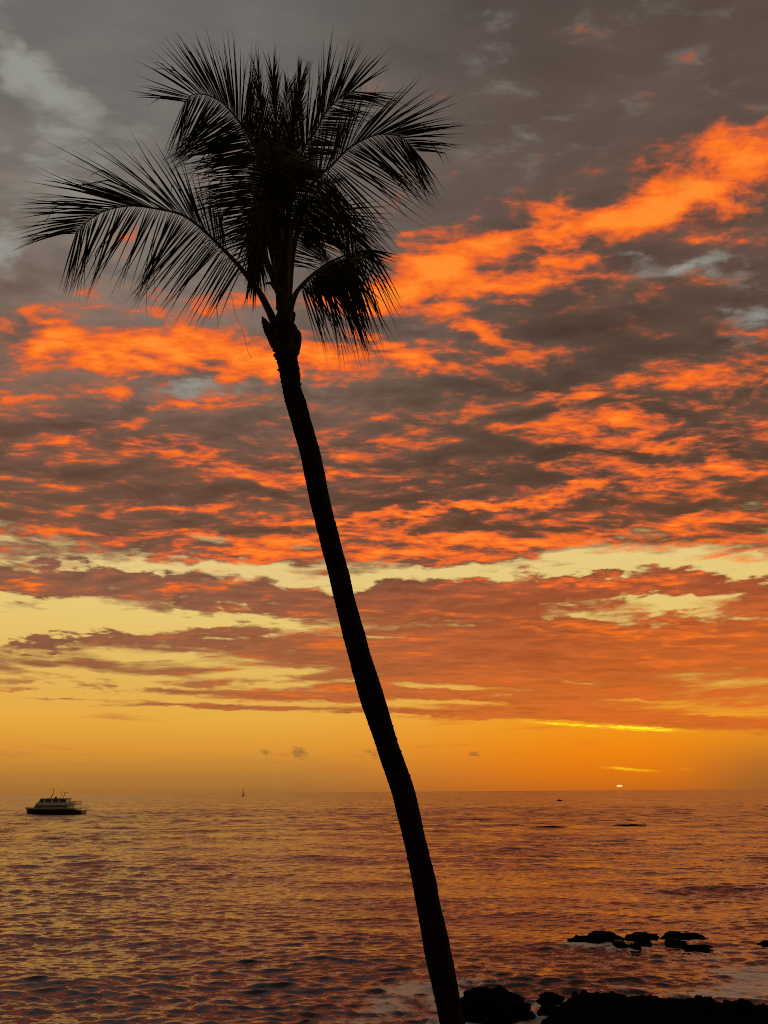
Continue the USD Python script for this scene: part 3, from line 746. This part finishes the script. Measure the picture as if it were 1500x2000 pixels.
def rock(size, seed, sub=4, blocky=0.5):
    """a broken boulder: a lumpy ball cut by a few planes and roughened"""
    m = trimesh.creation.icosphere(sub)
    rng = np.random.default_rng(seed)
    v = m.vertices.copy()
    for _ in range(9):
        nrm = rng.normal(0, 1, 3); nrm /= np.linalg.norm(nrm)
        d = rng.uniform(0.62, 0.9)
        over = np.maximum(v @ nrm - d, 0)
        v -= nrm * (over * blocky * 1.6)[:, None]
    off = rng.uniform(0, 50, 3)
    rid = 1 - 2 * np.abs(rough_(v * 2.6 + off, 4, seed + 2))
    v *= (1 + 0.55 * rough_(v * 1.5 + off, 4, seed) + 0.20 * rough_(v * 4.0 + off, 3, seed + 1) + 0.05 * (rid - 0.6))[:, None]
    return v * np.asarray(size), m.faces


def sea_rock(px0, px1, top, base, seed, label, depth=0.8, group=None, sub=4, name='sea_rock', blocky=0.5):
    """one boulder standing in the sea between two photo columns, from the photo row of its waterline to that of its top"""
    a, b = onsea(px0, base), onsea(px1, base)
    c = (a + b) / 2
    half = np.linalg.norm(b - a) / 2 * (1.12 if group else 1.0)
    c[1] += half * depth * 0.7
    dist = np.dot(c - EYE, fwd)
    h = 1.02 * dist * (base - top) / FOCAL
    h = max(0.45 * h, h - half * depth * EYE[2] / dist)          # seen from above: part of what shows is its depth
    o = thing(name, label, 'rock', (c[0], c[1], 0), group=group)
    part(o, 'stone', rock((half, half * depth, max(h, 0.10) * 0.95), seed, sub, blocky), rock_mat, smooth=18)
    return o


sea_rock(896, 1044, 1921, 1986, 3, 'large dark boulder in the surf just right of the palm trunk', 0.7, sub=5)
sea_rock(1052, 1102, 1938, 1957, 5, 'low slab of rock awash between the big boulder and the black ledge', 0.5)
sea_rock(1052, 1100, 1959, 1980, 6, 'small rounded stone in the foam against the left end of the ledge', 0.7)
sea_rock(1018, 1048, 1976, 1986, 7, 'small stone at the right foot of the large boulder', 0.7)
G = 'rocks of the reef in front of the ledge'
sea_rock(1098, 1168, 1828, 1849, 11, 'low left end of the dark reef, sloping into the water', 0.5, G)
sea_rock(1130, 1208, 1820, 1848, 12, 'highest hump of the dark reef, with foam at its foot', 0.5, G)
sea_rock(1198, 1226, 1826, 1840, 13, 'small knob between the two ridges of the reef', 0.6, G)
sea_rock(1201, 1236, 1838, 1855, 14, 'blocky front stone of the reef, right of the foam patch', 0.7, G)
sea_rock(1234, 1255, 1842, 1857, 15, 'smallest upright stone at the front edge of the reef', 0.7, G)
sea_rock(1218, 1292, 1822, 1837, 16, 'long rear ridge in the middle of the reef', 0.35, G)
sea_rock(1250, 1279, 1833, 1849, 17, 'pointed stone in front of the long middle ridge of the reef', 0.6, G)
sea_rock(1293, 1390, 1820, 1838, 18, 'long low ridge at the right of the reef, half awash', 0.3, G)
sea_rock(1295, 1343, 1834, 1849, 19, 'flat stone in front of the right ridge of the reef', 0.5, G)
sea_rock(1343, 1390, 1845, 1853, 20, 'thin flat rock at the far right front of the reef', 0.4, G)
sea_rock(1150, 1362, 1836, 1845, 24, 'long flat shelf, barely above the water, that joins the stones of the reef', 0.13, G)
sea_rock(1482, 1516, 1838, 1845, 21, 'lone low rock at the right edge, out beyond the ledge', 0.5)
sea_rock(1034, 1112, 1613, 1617, 22, 'distant flat dark rock awash, out below the sun', 0.35)
sea_rock(1192, 1262, 1610, 1613, 23, 'second distant rock awash, fainter and farther right', 0.25)

# the black ledge across the lower right corner
SIL = [(1000, 2030), (1033, 2004), (1061, 1988), (1080, 1981), (1099, 1953), (1117, 1938), (1145, 1946), (1187, 1939), (1215, 1945), (1248, 1942), (1295, 1947), (1335, 1954), (1343, 1948), (1388, 1950), (1402, 1957), (1425, 1953), (1453, 1954), (1472, 1960), (1500, 1959), (1560, 1962), (1640, 1950), (1750, 1965), (1900, 1960), (2200, 1975)]
LY = 38.5
lx = np.array([at(px, py, LY)[0] for px, py in SIL]); lz = np.array([at(px, py, LY)[2] for px, py in SIL])


def ledge(X, Y):
    p = np.stack([X, Y, 0 * X], -1).reshape(-1, 3)
    n1 = rough_(p * 0.55, 5, 21).reshape(X.shape)
    n2 = rough_(p * 1.7 + 9, 3, 22).reshape(X.shape)
    n3 = meshkit.noise(p * 1.1 + 4, 23).reshape(X.shape)
    h = np.interp(X, lx, lz)
    front = np.clip((Y - LY) / 3.2, 0, 1)
    back = np.clip((LY - Y) / 16.0, 0, 1)
    z = h - 3.0 * front ** 0.8 - 0.9 * back - 1.3 * np.clip((7.0 - X) / 1.5, 0, 1) * (Y < LY)
    off = np.minimum(1, np.abs(Y - LY) / 1.5)
    n4 = 1 - 2 * np.abs(rough_(p * 3.1 + 2, 3, 24).reshape(X.shape))
    z = z + (n1 * 0.45 + n2 * 0.25 - 0.25) * off + np.round(n3 * 4) / 4 * 0.30 * off
    n5 = meshkit.noise(p * np.array([2.6, 1.2, 1]) + 7, 25).reshape(X.shape)
    return z + 0.16 * n2 + 0.22 * (np.round(n5 * 3) / 3 - 0.5) + 0.10 * rough_(p * 6, 2, 26).reshape(X.shape)


lg = thing('rock_ledge', 'long black lava rock ledge across the lower right corner', 'rock ledge', (14, LY, 0))
v, f = grid_mesh(np.linspace(5.2, 34, 400), np.linspace(24, 42.5, 170), ledge)
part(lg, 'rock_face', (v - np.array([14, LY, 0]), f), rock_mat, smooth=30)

# ------------------------------------------------------------------ boats
white_mat = plain('white_boat_paint', (0.60, 0.60, 0.58), 0.45, 0.12, 0.6)
hull_mat = plain('dark_hull_paint', (0.020, 0.022, 0.030), 0.4, 0.2, 0.6)
metal_mat = plain('dark_mast_metal', (0.03, 0.03, 0.03), 0.5, 0.2, 2.0)
sail_mat = plain('sail_cloth', (0.20, 0.18, 0.16), 0.8, 0.1, 1.0)
gg = Graph()
glass_mat = gg.done('boat_window_glass', gg.node('principled_bsdf', 'BSDF', base_color=(0.012, 0.013, 0.016), roughness=0.08, ior=1.5))


def hull_mesh(stations):
    """stations: (x, half beam at the deck, keel z, deck z); closed hull with flared sides"""
    rings = []
    for x, b, k, dk in stations:
        rings.append([(x, -b, dk), (x, -b * 0.93, k + (dk - k) * 0.55), (x, -b * 0.62, k + 0.1 * (dk - k)), (x, 0, k), (x, b * 0.62, k + 0.1 * (dk - k)), (x, b * 0.93, k + (dk - k) * 0.55), (x, b, dk)])
    v = np.array(rings, float).reshape(-1, 3)
    f = []
    m = 7
    for i in range(len(stations) - 1):
        for j in range(m):
            a, b = i * m + j, i * m + (j + 1) % m
            f += [[a, a + m, b + m], [a, b + m, b]]
    e = (len(stations) - 1) * m
    for j in range(1, m - 1):
        f += [[0, j, j + 1], [e, e + j + 1, e + j]]
    return v, np.array(f)


def slab(x0, x1, x0t, x1t, half, z0, z1, halft=None):
    """a deckhouse storey with raked ends: x0..x1 at the bottom, x0t..x1t at the top"""
    t = half if halft is None else halft
    m = trimesh.convex.convex_hull(np.array([[x0, -half, z0], [x0, half, z0], [x1, -half, z0], [x1, half, z0], [x0t, -t, z1], [x0t, t, z1], [x1t, -t, z1], [x1t, t, z1]]))
    return np.array(m.vertices), np.array(m.faces)


def bar(a, b, r=0.08):
    return tube(np.array([a, b], float) + np.array([[0, 0, 0], [1e-4, 0, 0]]), r, 6)


p0, p1 = onsea(40, 1591.0), onsea(159, 1590.2)
mid = (p0 + p1) / 2
Q = np.linalg.norm(p1 - p0) / 32.7            # metres of the place per metre of the boat as drawn
mid[1] += 4
boat = thing('cruise_boat', 'white two-deck cruise boat with a dark hull, anchored on the far left', 'boat', (mid[0], mid[1], -0.02), rotz=math.degrees(math.atan2(p1[1] - p0[1], p1[0] - p0[0])) - 3)


def bp(name, mesh, mat, **k):
    v, f = mesh
    return part(boat, name, (np.asarray(v) * Q, f), mat, **k)


def bx(X):
    return (X - 641.5) / 6 * 0.2735


def bz(Y):
    return (540 - Y) / 6 * 0.2735


bp('hull', hull_mesh([(bx(288), 0.12, bz(478), bz(470)), (bx(300), 0.5, bz(500), bz(476)), (bx(316), 1.2, bz(526), bz(482)), (bx(334), 1.9, bz(546), bz(486)), (bx(366), 2.6, -0.8, bz(488)), (bx(430), 3.5, -0.9, bz(491)), (bx(560), 4.0, -0.9, bz(492)), (bx(800), 4.0, -0.9, bz(492)), (bx(930), 3.9, -0.8, bz(496)), (bx(1000), 3.6, -0.5, bz(506))]), hull_mat, smooth=40)
bp('bulwark', hull_mesh([(bx(283), 0.2, bz(478), bz(459)), (bx(318), 1.45, bz(484), bz(466)), (bx(360), 2.75, bz(489), bz(470)), (bx(430), 3.6, bz(492), bz(471)), (bx(560), 4.05, bz(493), bz(471)), (bx(800), 4.05, bz(493), bz(472)), (bx(935), 3.95, bz(497), bz(478))]), white_mat, smooth=40)
bp('main_cabin', slab(bx(408), bx(838), bx(432), bx(838), 3.4, bz(473), bz(440), 3.3), white_mat, smooth=False)
for i in range(14):
    a = bx(424 + i * 28.6)
    bp('window', slab(a + (0.25 if i == 0 else 0), a + 1.16, a + (0.9 if i == 0 else 0), a + 1.16, 3.43, bz(466), bz(443), 3.36), glass_mat, smooth=False)
bp('upper_deck', slab(bx(428), bx(922), bx(438), bx(926), 3.7, bz(440), bz(428)), white_mat, smooth=False)
bp('deck_parapet', slab(bx(440), bx(826), bx(446), bx(826), 3.6, bz(428), bz(412)), white_mat, smooth=False)
bp('wheelhouse', slab(bx(455), bx(800), bx(478), bx(796), 2.9, bz(412), bz(374), 2.7), white_mat, smooth=False)
for a, b, c, d in ((466, 522, 482, 522), (540, 612, 540, 612), (634, 700, 634, 700), (716, 792, 716, 790)):
    bp('window', slab(bx(a), bx(b), bx(c), bx(d), 2.94, bz(408), bz(378), 2.78), glass_mat, smooth=False)
bp('cabin_roof', slab(bx(466), bx(806), bx(474), bx(800), 3.1, bz(374), bz(365)), hull_mat, smooth=False)
for X in (842, 868, 892, 914):
    for sgn in (-1, 1):
        bp('deck_post', bar((bx(X), sgn * 3.4, bz(473)), (bx(X + 2), sgn * 3.4, bz(440)), 0.10), white_mat)
for s in (-1, 1):
    bp('deck_railing', join([bar((bx(826), s * 3.6, bz(h)), (bx(926), s * 3.6, bz(h)), 0.05) for h in (400, 410, 420)] + [bar((bx(X), s * 3.6, bz(428)), (bx(X), s * 3.6, bz(400)), 0.05) for X in range(830, 927, 16)]), metal_mat)
bp('awning', slab(bx(838), bx(925), bx(845), bx(922), 3.3, bz(405), bz(400)), metal_mat, smooth=False)
bp('mast', join([bar((bx(572), 0, bz(366)), (bx(596), 0, bz(310)), 0.20), bar((bx(596), 0, bz(312)), (bx(594), 0, bz(252)), 0.12), bar((bx(584), 0, bz(262)), (bx(604), 0, bz(262)), 0.10), bar((bx(545), 0, bz(366)), (bx(590), 0, bz(330)), 0.08)]), metal_mat)
bp('radar', slab(bx(628), bx(644), bx(630), bx(642), 0.5, bz(366), bz(346)), metal_mat, smooth=False)
bp('aerial', join([bar((bx(690), 0.5, bz(366)), (bx(694), 0.5, bz(300)), 0.09), bar((bx(694), 0.5, bz(300)), (bx(697), 0.5, bz(272)), 0.07), bar((bx(686), 0.5, bz(290)), (bx(700), 0.5, bz(300)), 0.06)]), metal_mat)
bp('boat_crane', join([bar((bx(730), 0, bz(366)), (bx(733), 0, bz(304)), 0.16), bar((bx(732), 0, bz(306)), (bx(748), 0, bz(297)), 0.13), bar((bx(746), 0, bz(297)), (bx(776), 0, bz(298)), 0.11)]), metal_mat)
bp('flag_pole', bar((bx(996), 0, bz(512)), (bx(1052), 0, bz(466)), 0.09), metal_mat)
for s in (-1, 1):
    bp('stern_rail', join([bar((bx(930), s * 3.7, bz(h)), (bx(998), s * 3.4, bz(h - 2)), 0.06) for h in (470, 484)] + [bar((bx(X), s * 3.6, bz(504)), (bx(X), s * 3.6, bz(468)), 0.06) for X in (935, 950, 966, 982, 997)]), white_mat)
bp('swim_platform', slab(bx(935), bx(1004), bx(938), bx(1002), 3.3, bz(521), bz(517)), white_mat, smooth=False)
bp('bow_rail', join([bar((bx(a), sg * y0, bz(z0)), (bx(b), sg * y1, bz(z1)), 0.045) for sg in (-1, 1) for a, y0, z0, b, y1, z1 in ((286, 0.1, 452, 320, 1.3, 457), (320, 1.3, 457, 365, 2.6, 460), (365, 2.6, 460, 410, 3.2, 461), (300, 0.6, 466, 300, 0.6, 453), (330, 1.6, 466, 330, 1.6, 457), (365, 2.6, 470, 365, 2.6, 460), (405, 3.2, 470, 405, 3.2, 461))]), metal_mat)
bp('anchor_line', bar((bx(322), -1.2, bz(505)), (bx(312), -1.6, bz(528)), 0.06), metal_mat)

# sailing boat under the horizon
c = np.array([0, 2400.0, 0]); c[0] = at(475, 1549, 2400.0)[0]
yacht = thing('sailing_boat', 'tiny dark sailing boat on the horizon left of the trunk', 'sailing boat', c, rotz=74)
part(yacht, 'hull', hull_mesh([(-11, 0.2, 0.2, 2.3), (-8, 1.8, -0.6, 2.1), (0, 2.8, -0.9, 1.9), (8, 2.5, -0.6, 1.9), (11, 1.9, 0.1, 2.0)]), hull_mat, smooth=40)
part(yacht, 'cabin', slab(-5, 5, -3.5, 4.5, 1.5, 1.8, 3.2, 1.3), white_mat, smooth=False)
part(yacht, 'mast', bar((-2, 0, 1.8), (-2, 0, 23), 0.3), metal_mat)
part(yacht, 'boom', bar((-2, 0, 4.2), (8, 0.8, 4.2), 0.2), metal_mat)
mv = np.array([[-1.8, 0, 4.4], [7.6, 0.8, 4.4], [5.6, 0.9, 9], [3.0, 0.7, 14], [-1.7, 0, 22]])
part(yacht, 'mainsail', (np.vstack([mv, mv + [0, 0.08, 0]]), np.array([[0, 1, 2], [0, 2, 3], [0, 3, 4], [5, 7, 6], [5, 8, 7], [5, 9, 8]])), sail_mat, smooth=False)
part(yacht, 'forestay', bar((-2, 0, 22.5), (-10.5, 0, 2.4), 0.1), metal_mat)

# small motor boat below the horizon, left of the sun
c = onsea(1093, 1564.5)
skiff = thing('motor_boat', 'small dark open motor boat near the horizon, left of the setting sun', 'boat', c, rotz=8)
k = np.linalg.norm(c) / 700
part(skiff, 'hull', hull_mesh([(2.4 * k, 0.1, 0.25, 1.15), (1.6 * k, 0.7, -0.1, 1.0), (0, 1.0, -0.25, 0.85), (-2.2 * k, 0.95, -0.2, 0.8)][::-1]), hull_mat, smooth=40)
part(skiff, 'console', slab(-0.9 * k, 0.3 * k, -0.8 * k, 0.0, 0.5, 0.8, 1.9, 0.4), metal_mat, smooth=False)
part(skiff, 'outboard_motor', slab(-2.7 * k, -2.2 * k, -2.6 * k, -2.2 * k, 0.25, 0.2, 1.3, 0.2), metal_mat, smooth=False)
part(skiff, 'rod_holder', bar((-0.7 * k, 0, 1.9), (-0.8 * k, 0, 3.0), 0.08), metal_mat)
